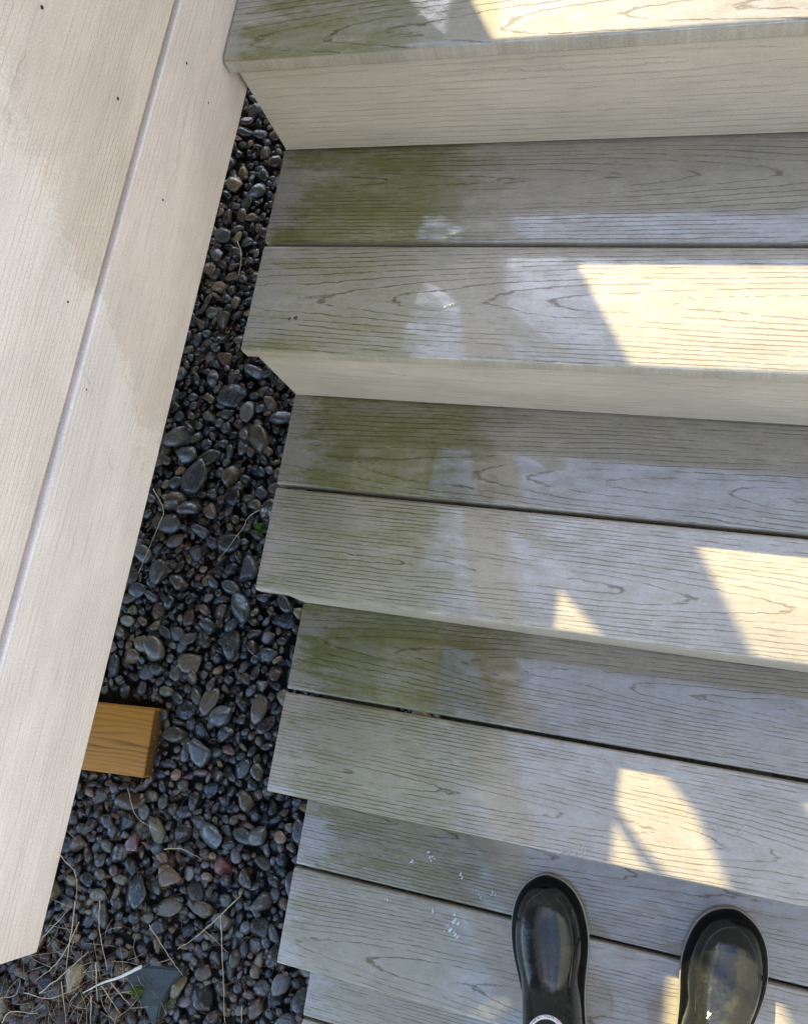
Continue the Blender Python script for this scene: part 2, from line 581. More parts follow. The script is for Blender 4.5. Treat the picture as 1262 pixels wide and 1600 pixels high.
me.loops.add(BF.size); me.loops.foreach_set('vertex_index', BF.astype(np.int32).ravel())
me.polygons.add(len(BF)); me.polygons.foreach_set('loop_start', np.arange(0, BF.size, 3, dtype=np.int32))
me.polygons.foreach_set('use_smooth', np.ones(len(BF), bool))
me.update(calc_edges=True)
at = me.color_attributes.new('tint', 'FLOAT_COLOR', 'POINT')
at.data.foreach_set('color', BC.astype(np.float32).ravel())
me.materials.append(M_PEBS)
tag(link(bpy.data.objects.new('pebble_bed', me), ground), kind='stuff')

# ------------------------------------------------------------------ staircase
stairs = empty('staircase', (0, -1.2, GZ))
tag(stairs, 'weathered grey composite deck stairs with algae-stained wet treads', 'staircase')
S0 = Vector(stairs.location)
tread_me = board_mesh('tread_board', LEN, BW, TH, M_TREAD, r=.0042)
# per board grain and algae: {(tread, front?): (x0, yc, seed, algae)}
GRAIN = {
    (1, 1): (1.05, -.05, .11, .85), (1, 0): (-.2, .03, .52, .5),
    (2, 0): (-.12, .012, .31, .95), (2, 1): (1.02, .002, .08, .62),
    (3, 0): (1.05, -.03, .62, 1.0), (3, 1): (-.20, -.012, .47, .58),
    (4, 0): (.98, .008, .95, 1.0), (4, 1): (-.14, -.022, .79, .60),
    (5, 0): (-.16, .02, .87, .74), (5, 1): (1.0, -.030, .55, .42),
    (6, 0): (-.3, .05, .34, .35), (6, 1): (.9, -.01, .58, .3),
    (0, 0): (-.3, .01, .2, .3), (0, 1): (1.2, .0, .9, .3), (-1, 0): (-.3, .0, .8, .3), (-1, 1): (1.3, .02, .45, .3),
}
for k in range(-1, 7):
    for front in (0, 1):
        yc = yn(k) + BW / 2 + (0 if front else BW + GAP)
        x0, gc, sd_, al = GRAIN[(k, front)]
        jit = random.uniform(-.0008, .0008)
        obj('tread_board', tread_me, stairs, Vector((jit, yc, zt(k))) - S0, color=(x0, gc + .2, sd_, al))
    # riser below the nose of tread k
RH = H - TH - .004
riser_me = board_mesh('riser_board', LEN - .006, RH, .019, M_RISER, r=.0022)
for k in range(-1, 7):
    zc = zt(k) - TH - .001 - RH / 2
    o = obj('riser_board', riser_me, stairs, Vector((.003, yn(k) + OV, zc)) - S0, rot=(R_(90), 0, 0),
            color=(random.uniform(-.5, 1.5), random.choice((-1, 1)) * random.uniform(.02, .07) + .2, random.random(), 0))
# stringers under the treads
for sx in (.05, .62, 1.20):
    pts = []
    for k in range(6, -2, -1):
        ynb = yn(k) + OV + .022
        pts.append((ynb, max(GZ, zt(k) - TH - H + .012))); pts.append((ynb, zt(k) - TH - .001))
    back = yn(-1) + .3
    pts.append((back, zt(-1) - TH - .001)); pts.append((back, zt(-1) - .32))
    pts.append((yn(6) + .25, GZ))
    V = [(sx + dx, a, b) for dx in (0, .038) for a, b in pts]
    n = len(pts)
    F = [tuple(range(n))[::-1], tuple(range(n, 2 * n))] + [(i, (i + 1) % n, n + (i + 1) % n, n + i) for i in range(n)]
    V = [Vector(v) - S0 for v in V]
    mesh_obj('stringer', V, F, M_OLD, stairs, smooth=False)

# ------------------------------------------------------------------ raised deck on the left: fascia, deck boards, unseen boards added to keep its underside dark
XW = -.0022
WY0, WY1 = -.9128, 2.6
deck = empty('raised_deck', (-.9, .8, GZ)); D0 = Vector(deck.location)
tag(deck, 'raised deck with a pale two-board fascia wall along the gravel', 'deck')
ZB, ZG, ZTOP = -.0605, .0862, .417
WL = WY1 - WY0
# plank local +x -> world +y, local y -> world z, local z(top face) -> world +x
ROTW = Matrix(((0, 0, 1), (1, 0, 0), (0, 1, 0))).to_euler()
lo_me = board_mesh('fascia_board', WL, ZG - ZB - .0040, .022, M_WALL, r=.0026, seg=5)
up_me = board_mesh('fascia_board', WL, .3905 - ZG - .0012, .022, M_WALL, r=.0030, seg=4)
obj('fascia_board', lo_me, deck, Vector((XW, WY0, (ZB + ZG - .0040) / 2)) - D0, ROTW, (8.0, .215, .33, 0))
obj('fascia_board', up_me, deck, Vector((XW - .0022, WY0 - .001, (ZG + .0012 + .3905) / 2)) - D0, ROTW, (9.0, .19, .71, 0))
box_obj('backing_joist', XW - .062 - D0.x, XW - .0235 - D0.x, WY0 + .03 - D0.y, WY1 - D0.y, .02 - D0.z, .388 - D0.z, M_LUMBER, deck)
dk_me = board_mesh('deck_board', WL, .14, .025, M_DECK, r=.004)
for i in range(13):
    obj('deck_board', dk_me, deck, Vector((XW + .002 - .07 - i * .145, WY0 - .002, ZTOP)) - D0, (0, 0, R_(90)),
        (random.random(), .2, random.random(), .2))
for o in deck.children:
    if o.name.startswith('deck_board'):
        pass
end_me = board_mesh('fascia_board', 1.85, .448, .02, M_WALL, r=.003)
obj('fascia_board', end_me, deck, Vector((XW - .023 - 1.85, WY0 + .004, .165)) - D0, (R_(90), 0, 0), (7, .2, .4, 0))
sk_me = board_mesh('shade_board', WL, .66, .02, M_WALL, r=.003)
for zc in (.06, -.62):  # unseen back boards, added to block light from under the deck
    obj('shade_board', sk_me, deck, Vector((-1.86, WY0, zc)) - D0, ROTW, (7, .2, random.random(), 0))
# small nail heads in the fascia
N = NT('rusty_nail'); N.p.inputs['Base Color'].default_value = (.05, .035, .025, 1); N.p.inputs['Roughness'].default_value = .7; N.p.inputs['Metallic'].default_value = .4
for (y, z, r) in ((-.1528, .1262, .0017), (-.1539, .2299, .0017), (-.0494, .0519, .0015), (-.056, .0029, .0013), (-.195, .0343, .0013), (-.352, .118, .0012), (-.4135, .070, .0010)):
    V = []; F = []
    xx = XW + (-.0017 if z > ZG else .0004)
    for a in range(10):
        V.append((xx, y + r * math.cos(a * .6283), z + r * math.sin(a * .6283)))
    V.append((xx + .0006, y, z))
    F = [(a, (a + 1) % 10, 10) for a in range(10)]
    mesh_obj('nail_head', [Vector(v) - D0 for v in V], F, N.mat, deck)

# slender 4x4 post rising from the deck edge, with a base collar (its shadow crosses the treads)
post = empty('deck_post', (-.060, .4856, ZTOP)); P0 = Vector(post.location)
tag(post, 'square timber post standing on the edge of the raised deck', 'post')
box_obj('shaft', -.0469, .0469, -.0469, .0469, .0, 2.25, M_POST, post, .003)
V = [(sx_, a - P0.y, b - P0.z) for sx_ in (-.012, .012) for a, b in ((.253, .419), (.4377, .419), (.4377, .857))]
mesh_obj('gusset', V, [(2, 1, 0), (3, 4, 5), (0, 1, 4, 3), (1, 2, 5, 4), (2, 0, 3, 5)], M_POST, post, smooth=False)
box_obj('cap', -.056, .056, -.056, .056, 2.251, 2.28, M_POST, post, .004)

# thin leaning rod on the deck edge, in front of the post
N = NT('dull_steel'); N.p.inputs['Base Color'].default_value = (.12, .12, .12, 1); N.p.inputs['Metallic'].default_value = .8; N.p.inputs['Roughness'].default_value = .45
rp = spline([(-.012, .092, ZTOP), (-.010, .099, .43), (-.010, .117, .49), (-.010, .143, .55), (-.014, .20, .66), (-.02, .28, .76)], 26)
V, F = tube([p - np.array([-.012, .092, ZTOP]) for p in rp], [.0070] * 26, 10)
o = mesh_obj('leaning_rod', V, F, N.mat); o.location = (-.012, .092, ZTOP)
tag(o, 'thin bent metal rod leaning from deck edge to the post', 'rod')

# overhead beam on two far posts
beam = empty('overhead_beam', (-.37, .6, GZ)); B0 = Vector(beam.location)
tag(beam, 'long overhead timber beam on two tall posts above the deck', 'beam')
ang = math.atan2(-.13, 1.0)
dirv = Vector((math.sin(ang), math.cos(ang), 0)); nrm = Vector((dirv.y, -dirv.x, 0))
c0 = Vector((-.372, .6, 2.6))


def obox(name, c, hl, hw, z0, z1, mat, parent, org):
    V = []
    for z in (z0, z1):
        for a, b in ((-hl, -hw), (hl, -hw), (hl, hw), (-hl, hw)):
            p = c + dirv * a + nrm * b; V.append(Vector((p.x, p.y, z)) - org)
    mesh_obj(name, V, [(3, 2, 1, 0), (4, 5, 6, 7), (0, 1, 5, 4), (1, 2, 6, 5), (2, 3, 7, 6), (3, 0, 4, 7)], mat, parent, smooth=False)


obox('beam', c0, 3.0, .105, 2.6, 2.75, M_POST, beam, B0)
for s in (-2.85, 2.9):
    obox('post', c0 + dirv * s, .05, .05, GZ if s < 0 else .418, 2.599, M_POST, beam, B0)

# timber sleeper poking out below the fascia
sl = box_obj('timber_sleeper', -1.3, 0, -.070, .070, -.075, 0, M_LUMBER, None, .004)
sl.location = (-.472, -.800, -.938); sl.rotation_euler = (0, 0, R_(4))
eg = box_obj('end_grain', -.002, .0015, -.066, .066, -.071, -.004, lumber('sleeper_end_grain', (.16, .075, .018), (.07, .03, .008)), sl, 0)
tag(sl, 'orange-brown timber block sticking out from under the pale deck fascia', 'timber')

# unseen pale wall added right of the stairs to bounce sunlight back
hw_ = empty('bounce_wall', (1.75, 0, GZ)); W0 = Vector(hw_.location)
tag(hw_, 'unseen pale lap-sided bounce wall added right of the stairs', 'wall')
N = NT('bounce_siding'); N.p.inputs['Base Color'].default_value = (.70, .69, .66, 1); N.p.inputs['Roughness'].default_value = .6
sid = board_mesh('bounce_siding_board', 7.0, .20, .02, N.mat, r=.002)
for i in range(16):
    obj('bounce_siding_board', sid, hw_, Vector((0, 3.5, .10 + i * .195)), Euler((0, 0, 0)).to_matrix().to_euler())
    hw_.children[-1].rotation_euler = Matrix(((0, .08, -1), (-1, 0, 0), (0, 1, .08))).to_euler()

# ------------------------------------------------------------------ boots
def rubber(name):
    N = NT(name)
    tc = N.new('ShaderNodeTexCoord').outputs['Object']
    pos = N.new('ShaderNodeNewGeometry').outputs['Position']
    n = N.noise(pos, 26, 5, .65)
    n2 = N.noise(pos, 160, 4, .7)
    n3 = N.noise(pos, 520, 3, .7)
    d = N.ss(N.m('ADD', N.m('MULTIPLY', n, .7), N.m('MULTIPLY', n2, .3)), .50, .68)
    col = N.mix(N.m('MULTIPLY', d, .44), (.017, .018, .016), (.085, .080, .055))
    col = N.mix(N.ss(n3, .66, .73, 0, .45), col, (.22, .21, .18))
    N.put(N.p.inputs['Base Color'], col)
    N.put(N.p.inputs['Roughness'], N.m('ADD', N.m('MULTIPLY', d, .20), .02))
    N.put(N.p.inputs['Normal'], N.bump(N.m('ADD', N.m('MULTIPLY', n2, .25), n), .28, .004))
    return N.mat


M_RUB = rubber('wet_black_rubber')
N = NT('grey_sole_rubber'); N.p.inputs['Base Color'].default_value = (.42, .40, .36, 1); N.p.inputs['Roughness'].default_value = .5; M_SOLE = N.mat
N = NT('dark_boot_lining'); N.p.inputs['Base Color'].default_value = (.02, .02, .022, 1); N.p.inputs['Roughness'].default_value = .9; M_LIN = N.mat


N = NT('black_rand_rubber'); N.p.inputs['Base Color'].default_value = (.004, .004, .004, 1); N.p.inputs['Roughness'].default_value = .55; N.p.inputs['Specular IOR Level'].default_value = .12; M_RAND = N.mat


def badge_mat():
    N = NT('badge_print')
    tc = N.new('ShaderNodeTexCoord').outputs['UV']
    x, y, z = N.xyz(tc)                       # x: angle 0..1 round the ring, y: across
    n = N.noise(N.comb(N.m('MULTIPLY', x, 70.0), N.m('MULTIPLY', y, 2.0), 0.0), 1.0, 1, .5)
    mid = N.m('MULTIPLY', N.ss(y, .15, .3), N.ss(y, .7, .85, 1.0, 0.0))
    ink = N.m('MULTIPLY', mid, N.ss(n, .52, .58))
    which = N.ss(N.noise(N.comb(N.m('MULTIPLY', x, 9.0), 0.0, 3.0), 1.0, 0), .47, .52)
    col = N.mix(ink, (.80, .77, .76), N.mix(which, (.05, .04, .05), (.55, .10, .12)))
    N.put(N.p.inputs['Base Color'], col); N.p.inputs['Roughness'].default_value = .35
    return N.mat


M_BADGE = badge_mat()


def foot_half(s, side):
    """half width of the sole at distance s behind the toe (m); side +1 = inner edge"""
    xs = [0, .004, .012, .03, .06, .09, .13, .17, .21, .25, .275, .288, .292]
    wo = [0, .016, .029, .043, .0520, .0535, .047, .041, .040, .039, .033, .018, 0]
    wi = [0, .016, .029, .043, .0500, .0500, .040, .034, .035, .038, .033, .018, 0]
    return float(np.interp(s, xs, wi if side > 0 else wo))


def outline(off, n=64):
    """closed outline of the foot, local: toe at +y (0,0), heel at -y; right boot has its inner side at -x"""
    L = .292
    pts = []
    ts = [0.5 - 0.5 * math.cos(math.pi * i / (n // 2)) for i in range(n // 2 + 1)]
    P = [(-foot_half(t * L, +1), -t * L) for t in ts] + [(foot_half(t * L, -1), -t * L) for t in reversed(ts[1:-1])]
    out = []
    m = len(P)
    P = np.array(P)
    for _ in range(2):
        P = .5 * P + .25 * np.roll(P, 1, 0) + .25 * np.roll(P, -1, 0)
    T = np.roll(P, -1, 0) - np.roll(P, 1, 0)
    T /= np.linalg.norm(T, axis=1)[:, None] + 1e-9
    Nn = np.stack([-T[:, 1], T[:, 0]], 1)
    c = P.mean(0)
    Nn *= np.sign(np.sum(Nn * (P - c), 1))[:, None]
    return P + Nn * off


def loft(name, rings, mat, parent, cap0=True, cap1=True, mirror=False, closed=True):
    n = len(rings[0])
    V = [tuple(p) for r in rings for p in r]
    if mirror: V = [(-x, y, z) for x, y, z in V]
    F = []
    for i in range(len(rings) - 1):
        for j in range(n):
            q = (i * n + j, i * n + (j + 1) % n, (i + 1) * n + (j + 1) % n, (i + 1) * n + j)
            F.append(q)
    if cap0: F.append(tuple(range(n)))
    if cap1: F.append(tuple(range((len(rings) - 1) * n, len(rings) * n)))
    me = bpy.data.meshes.new(name); me.from_pydata(V, [], F)
    bm = bmesh.new(); bm.from_mesh(me); bmesh.ops.recalc_face_normals(bm, faces=bm.faces[:]); bm.to_mesh(me); bm.free()
    me.polygons.foreach_set('use_smooth', [True] * len(me.polygons))
    me.set_sharp_from_angle(angle=R_(50))
    me.materials.append(mat)
    return link(bpy.data.objects.new(name, me), parent)


def make_boot(label, toe, heading, mirror):
    """toe (x,y) on the tread, heading in degrees (0 = straight up the stairs, + = to the right)"""
    b = empty('rubber_boot', (toe[0], toe[1], zt(5) + .001))
    b.rotation_euler = (0, 0, R_(-heading))
    tag(b, label, 'boot', 'rubber boots standing on the stairs')
    # sole
    so = outline(.0035)
    so2 = outline(.0045)
    rings = [[(x, y, z) for x, y in o] for o, z in ((outline(.0010), 0), (outline(.0025), .002), (so, .006), (so, .013), (outline(.0026), .0155), (outline(-.002), .016))]
    loft('sole', rings, M_SOLE, b, mirror=mirror)
    # rand: black band sloping inwards round the foot
    rr = []
    for o, z in ((.0020, .0135), (.0022, .0165), (.0012, .024), (-.0012, .031), (-.0040, .0360), (-.0065, .0380), (-.009, .0385)):
        rr.append([(x, y, z) for x, y in outline(o)])
    loft('rand', rr, M_RAND, b, cap0=False, cap1=False, mirror=mirror)
    # upper: planes rotating about a pivot in front of the ankle
    n = 40
    top_h = [(0.0035, .032), (.010, .045), (.022, .057), (.042, .066), (.07, .072), (.10, .082), (.128, .096)]   # distance behind toe, top height
    rings = []
    for s, h in top_h:
        wi = max(.004, foot_half(s, 1) - .0055); wo = max(.004, foot_half(s, -1) - .0055)
        ring = []
        for j in range(n):
            a = 2 * math.pi * j / n
            cx, cz = math.cos(a), math.sin(a)
            e = .72 if cz > 0 else .5
            px = math.copysign(abs(cx) ** .85, cx) * (wo if cx > 0 else wi)
            pz = math.copysign(abs(cz) ** e, cz)
            zz = .022 + (h - .022) * pz if cz > 0 else .022 + .012 * pz
            yy = -s
            ring.append((px, yy - (.0 if cz < 0 else .006 * cz), zz))
        rings.append(ring)
    piv = np.array([-.168, .128])         # (y,z) of the bend
    for d in (15, 32, 50, 66, 80):
        a = R_(d)
        # outer limit in this direction (backwards-down)
        dy, dz = -math.sin(a), -math.cos(a)
        lim_s = (piv[1] - .018) / max(1e-3, -dz)
        lim_b = (.290 + piv[0]) / max(1e-3, -dy)
        q = 5.0
        ext = (lim_s ** -q + lim_b ** -q) ** (-1 / q)
        inner = .012
        mid = (inner * -1 + ext) / 2; half = (ext + inner) / 2
        ring = []
        for j in range(n):
            t = 2 * math.pi * j / n
            cx, cz = math.cos(t), math.sin(t)
            u = mid - half * math.copysign(abs(cz) ** .8, cz)     # distance from pivot; top = near pivot
            w = .037 + .004 * math.sin(a)
            px = math.copysign(abs(cx) ** .85, cx) * w
            ring.append((px, piv[0] + dy * u, piv[1] + dz * u))
        rings.append(ring)
    for z, wy0, wy1, w in ((.155, -.166, -.286, .043), (.19, -.168, -.284, .046), (.23, -.167, -.288, .050), (.27, -.164, -.292, .053), (.292, -.162, -.294, .055)):
        ring = []
        for j in range(n):
            t = 2 * math.pi * j / n
            cx, cz = math.cos(t), math.sin(t)
            ring.append((math.copysign(abs(cx) ** .92, cx) * w, (wy0 + wy1) / 2 + cz * (wy0 - wy1) / 2, z))
        rings.append(ring)
    # smooth resample along the boot
    A = np.array(rings)
    B = np.array([spline([A[i, j] for i in range(len(A))], 46) for j in range(n)]).transpose(1, 0, 2)
    up = loft('upper', B.tolist(), M_RUB, b, cap1=False, mirror=mirror)
    # cuff and lining at the shaft top
    t = A[-1]; c = t.mean(0)
    R2 = [[tuple(c + (p - c) * np.array([s, s, 1]) + np.array([0, 0, dz])) for p in t] for s, dz in ((1.0, -.012), (1.05, -.010), (1.06, .0), (1.03, .005), (.96, .005), (.93, 0), (.92, -.012))]
    loft('cuff', R2, M_RUB, up, cap0=False, cap1=False, mirror=mirror)
    R3 = [[tuple(c + (p - c) * np.array([s, s, 1]) + np.array([0, 0, dz])) for p in t] for s, dz in ((.935, -.004), (.90, -.05), (.80, -.12), (.6, -.17))]
    loft('lining', R3, M_LIN, b, cap0=False, cap1=True, mirror=mirror)
    # raised seam round the toe, lying on the upper
    top = B.reshape(-1, 3)
    top = top[top[:, 2] > .03]
    seam = []
    for (x, y) in outline(-.0150):
        if y < -.135: continue
        dd = (top[:, 0] - x) ** 2 + (top[:, 1] - y) ** 2
        ii = np.argsort(dd)[:5]
        seam.append((x, y, float(np.average(top[ii, 2], weights=1 / (dd[ii] + 1e-6))) + .0004))
    seam.sort(key=lambda q: math.atan2(q[0], q[1] + .14))
    sm = np.array(seam)
    for _ in range(2): sm[1:-1] = .5 * sm[1:-1] + .25 * sm[:-2] + .25 * sm[2:]
    if mirror: sm[:, 0] *= -1
    V, F = tube(spline(sm.tolist(), 70), [.0013] * 70, 6)
    mesh_obj('toe_seam', V, F, M_RUB, up)
    # badge on the front of the shaft: a raised oval with a printed ring
    def front(px, z):
        # front surface of upper near given height: nearest loft point
        P = B.reshape(-1, 3)
        m = (P[:, 1] > -.215)
        P = P[m]
        dd = (P[:, 0] - px) ** 2 * 1.0 + (P[:, 2] - z) ** 2
        idx = np.argsort(dd)[:6]
        w = 1 / (dd[idx] + 1e-7)
        return np.average(P[idx, 1], weights=w)
    V, F, UV = [], [], []
    nn = 48
    cz = .108
    rads = ((.0225, -.0005), (.0215, .0022), (.0170, .0022), (.0163, .0012))
    sgn = -1 if mirror else 1
    # the badge lies on the instep slope: local frame
    ctr = np.array([0, -.1588, .1357]) + np.array([0, -.64, .77]) * .012 + np.array([0, .77, .64]) * .002; tx = np.array([1, 0, 0]); tv = np.array([0, -.64, .77]); nv = np.array([0, .77, .64])
    for r, hgt in rads:
        for k in range(nn):
            a = 2 * math.pi * k / nn
            p = ctr + tx * r * 1.12 * math.cos(a) + tv * r * math.sin(a) + nv * (hgt + .004 - 9.0 * (r * math.cos(a)) ** 2)
            V.append(p)
    for i in range(len(rads) - 1):
        for k in range(nn):
            F.append((i * nn + k, i * nn + (k + 1) % nn, (i + 1) * nn + (k + 1) % nn, (i + 1) * nn + k))
    me = bpy.data.meshes.new('badge'); me.from_pydata([tuple(v) for v in V], [], F)
    uv = me.uv_layers.new(name='UVMap')
    for pol in me.polygons:
        for li, vi in zip(pol.loop_indices, pol.vertices):
            k = vi % nn; i = vi // nn
            uu = k / nn
            if uu == 0 and pol.index % nn == nn - 1: uu = 1.0
            uv.data[li].uv = (uu, (0, .05, .95, 1.0)[i])
    me.polygons.foreach_set('use_smooth', [True] * len(me.polygons))
    me.materials.append(M_BADGE)
    bd = link(bpy.data.objects.new('badge', me), up)
    c2 = loft('badge_centre', [[tuple(V[3 * nn + k]) for k in range(nn)], [tuple(ctr + (V[3 * nn + k] - ctr) * .5 + nv * .0006) for k in range(nn)]], M_LIN, up, cap0=False)
    return b


make_boot('wet black rubber boot in full shade, left of the two, ring badge on its instep', (.386, -.840), -13, True)
make_boot('black rubber boot half lit by sun, right of the two', (.643, -.830), 9, False)

# ------------------------------------------------------------------ litter on the gravel
def simple(name, col, rough=.7, var=.3, scale=200, **kw):
    N = NT(name)
    pos = N.new('ShaderNodeNewGeometry').outputs['Position']
    n = N.noise(pos, scale, 3, .6)
    v = N.m('ADD', 1 - var / 2, N.m('MULTIPLY', n, var))
    N.put(N.p.inputs['Base Color'], N.mix(1.0, col, N.comb(v, v, v), 'MULTIPLY'))
    N.p.inputs['Roughness'].default_value = rough
    return N.mat


M_STRAW = simple('dry_straw', (.58, .47, .29), .6, .7, 90)
M_NEEDLE = simple('brown_needles', (.12, .055, .03), .7, .8, 60)
M_WHITE = simple('bleached_stem', (.75, .70, .58), .55)
M_LEAF = simple('dead_leaf_bits', (.16, .075, .045), .7, .9, 40)

STRAWS = [
 [(-0.238,-1.086),(-0.212,-1.174),(-0.189,-1.259)], [(-0.560,-1.128),(-0.553,-1.172),(-0.550,-1.217),(-0.545,-1.254)],
 [(-0.506,-1.116),(-0.492,-1.166),(-0.453,-1.233)], [(-0.386,-1.134),(-0.330,-1.179),(-0.291,-1.203)],
 [(-0.207,-1.042),(-0.271,-1.122),(-0.314,-1.162)], [(-0.390,-0.994),(-0.351,-0.986),(-0.302,-0.995)],
 [(-0.622,-1.054),(-0.574,-1.079),(-0.557,-1.127)], [(-0.613,-1.209),(-0.562,-1.135)],
 [(-0.592,-1.309),(-0.548,-1.262),(-0.504,-1.211)], [(-0.476,-1.285),(-0.463,-1.332)],
 [(-0.161,-1.225),(-0.154,-1.254)], [(-0.659,-1.378),(-0.646,-1.356),(-0.586,-1.344)],
 [(-0.549,-1.276),(-0.518,-1.342)], [(-0.482,-1.224),(-0.460,-1.291)],
 [(-0.545,0.367),(-0.526,0.329),(-0.520,0.275)], [(-0.316,-0.271),(-0.360,-0.300),(-0.369,-0.331),(-0.410,-0.405)],
 [(-0.612,-0.261),(-0.573,-0.307),(-0.576,-0.353),(-0.598,-0.456)], [(-0.503,-0.895),(-0.466,-0.945),(-0.408,-0.964)],
 [(-0.541,-1.164),(-0.564,-1.241),(-0.604,-1.286)], [(-0.459,-1.262),(-0.404,-1.300)],
 [(-0.440,-1.252),(-0.389,-1.279)], [(-0.626,-1.315),(-0.565,-1.311),(-0.501,-1.272)],
 [(-0.681,-1.340),(-0.646,-1.325),(-0.641,-1.294)],
]
TOPZ = -.948


def straw_geo(pl, r0, lift=.004):
    pts = [(x, y, TOPZ + random.uniform(0, lift)) for x, y in pl]
    n = 5 * len(pts)
    sp = spline(pts, n)
    sp = [p + np.array([random.gauss(0, .0005), random.gauss(0, .0005), 0]) for p in sp]
    return tube(sp, [r0 * (1 - .6 * i / (n - 1)) for i in range(n)], 5)


STRAW_LABEL = {
    0: 'long straight straw lying along the bottom step end on the gravel', 2: 'pale straw left of the slate stone, running towards the fascia corner',
    4: 'long straw slanting from the lowest steps across the gravel', 5: 'short straw beside the yellow pebble and the red pebble',
    9: 'thick upright straw at the photo bottom edge, left of the slate', 15: 'curved straw by the green weed beside the stairs',
    16: 'bent straw lying close along the pale fascia, middle of the gravel', 14: 'short curled pale straw in the narrow upper end of the gravel'}
RV, RF = [], []
for i, pl in enumerate(STRAWS):
    V, F = straw_geo(pl, random.uniform(.0008, .0015))
    if i not in STRAW_LABEL:
        k = len(RV); RV += V; RF += [tuple(q + k for q in ff) for ff in F]
        continue
    c = Vector((pl[0][0], pl[0][1], TOPZ))
    o = mesh_obj('straw', [Vector(v) - c for v in V], F, M_STRAW); o.location = c
    tag(o, STRAW_LABEL[i], 'straw', 'dry straws lying on the gravel')
tag(mesh_obj('straw_tangle', RV, RF, M_STRAW), 'tangle of pale dry straws at the lower left gravel corner', 'straw', kind='stuff')
V, F = tube(spline([(-.379, -1.207, -.940), (-.420, -1.236, -.942), (-.460, -1.258, -.946), (-.498, -1.286, -.950)], 16),
            [.0032 - .0022 * i / 15 for i in range(16)], 8)
c = Vector((-.44, -1.25, -.95))
o = mesh_obj('bleached_twig', [Vector(v) - c for v in V], F, M_WHITE); o.location = c
tag(o, 'thick white bleached twig beside the dark slate on the gravel', 'twig')


def litter(name, mat, n, where, ln, r, label, cat):
    V, F = [], []
    off = 0
    for _ in range(n):
        x, y = where()
        a = random.uniform(0, 6.28); l = random.uniform(*ln)
        bend = random.gauss(0, .12)
        p = [(x, y, TOPZ - .014 + random.uniform(0, .014)), (x + math.cos(a) * l * .5, y + math.sin(a) * l * .5, TOPZ - .008 + random.uniform(0, .012)),
             (x + math.cos(a + bend) * l, y + math.sin(a + bend) * l, TOPZ - .014 + random.uniform(0, .014))]
        v, f = tube(spline(p, 6), [r * random.uniform(.6, 1.2) * (1 - .1 * i) for i in range(6)], 4)
        V += v; F += [tuple(q + off for q in ff) for ff in f]; off += len(v)
    o = mesh_obj(name, V, F, mat)
    tag(o, label, cat, kind='stuff')


def corner():
    while True:
        x = random.gauss(-.53, .12); y = random.gauss(-1.32, .09)
        if x < -.02: return x, y


def patches():
    cx, cy, s = random.choice(((-.46, -.36, .06), (-.42, .09, .05), (-.40, -.98, .07), (-.58, .28, .05), (-.62, -.95, .05), (-.15, -1.2, .07)))
    return random.gauss(cx, s), random.gauss(cy, s)


litter('needle_litter', M_NEEDLE, 520, corner, (.015, .06), .0006, 'fine brown needle litter matted over the gravel corner', 'litter')
litter('straw_litter', M_STRAW, 150, corner, (.02, .09), .0005, 'matted pale dry grass bits over the gravel corner', 'litter')
litter('root_litter', M_NEEDLE, 260, patches, (.015, .06), .0007, 'fine brown rootlets scattered among the pebbles', 'litter')

# dead leaf bits
V, F = [], []
for _ in range(260):
    x, y = corner() if random.random() < .55 else patches()
    r = random.uniform(.003, .009); a0 = random.uniform(0, 6.28); z = TOPZ - random.uniform(.004, .014)
    k = len(V); m = 6
    for i in range(m):
        a = a0 + i * 6.283 / m; rr_ = r * random.uniform(.5, 1.2)
        V.append((x + rr_ * math.cos(a), y + rr_ * .6 * math.sin(a), z + random.uniform(-.002, .004)))
    for i in range(m): V.append((V[k + i][0], V[k + i][1], V[k + i][2] - .0006))
    F.append(tuple(range(k, k + m))); F.append(tuple(reversed(range(k + m, k + 2 * m))))
    F += [(k + i, k + m + i, k + m + (i + 1) % m, k + (i + 1) % m) for i in range(m)]
tag(mesh_obj('leaf_litter', V, F, M_LEAF, smooth=False), 'reddish brown dead leaf fragments between the pebbles', 'litter', kind='stuff')

# dark slate with moss
SL = [(-.413, -1.229), (-.386, -1.211), (-.340, -1.202), (-.295, -1.196), (-.321, -1.241), (-.328, -1.268), (-.329, -1.315), (-.363, -1.28), (-.396, -1.265)]
slate = empty('slate_stone', (-.35, -1.245, -.957))
tag(slate, 'flat dark triangular slate stone with a moss tuft on the gravel', 'stone')
bm = bmesh.new()
vs = [bm.verts.new((x + .35, y + 1.245, .004 + random.uniform(-.002, .002))) for x, y in SL]
f = bm.faces.new(vs)
ex = bmesh.ops.extrude_face_region(bm, geom=[f])
for v in [g for g in ex['geom'] if isinstance(g, bmesh.types.BMVert)]: v.co.z -= .02; v.co.x *= 1.05; v.co.y *= 1.05
bmesh.ops.recalc_face_normals(bm, faces=bm.faces[:])
bmesh.ops.bevel(bm, geom=bm.edges[:], offset=.003, segments=2, affect='EDGES')
me = bpy.data.meshes.new('slab'); bm.to_mesh(me); bm.free()
me.materials.append(simple('dark_slate', (.045, .052, .046), .6, 1.3, 130))
link(bpy.data.objects.new('slab', me), slate)


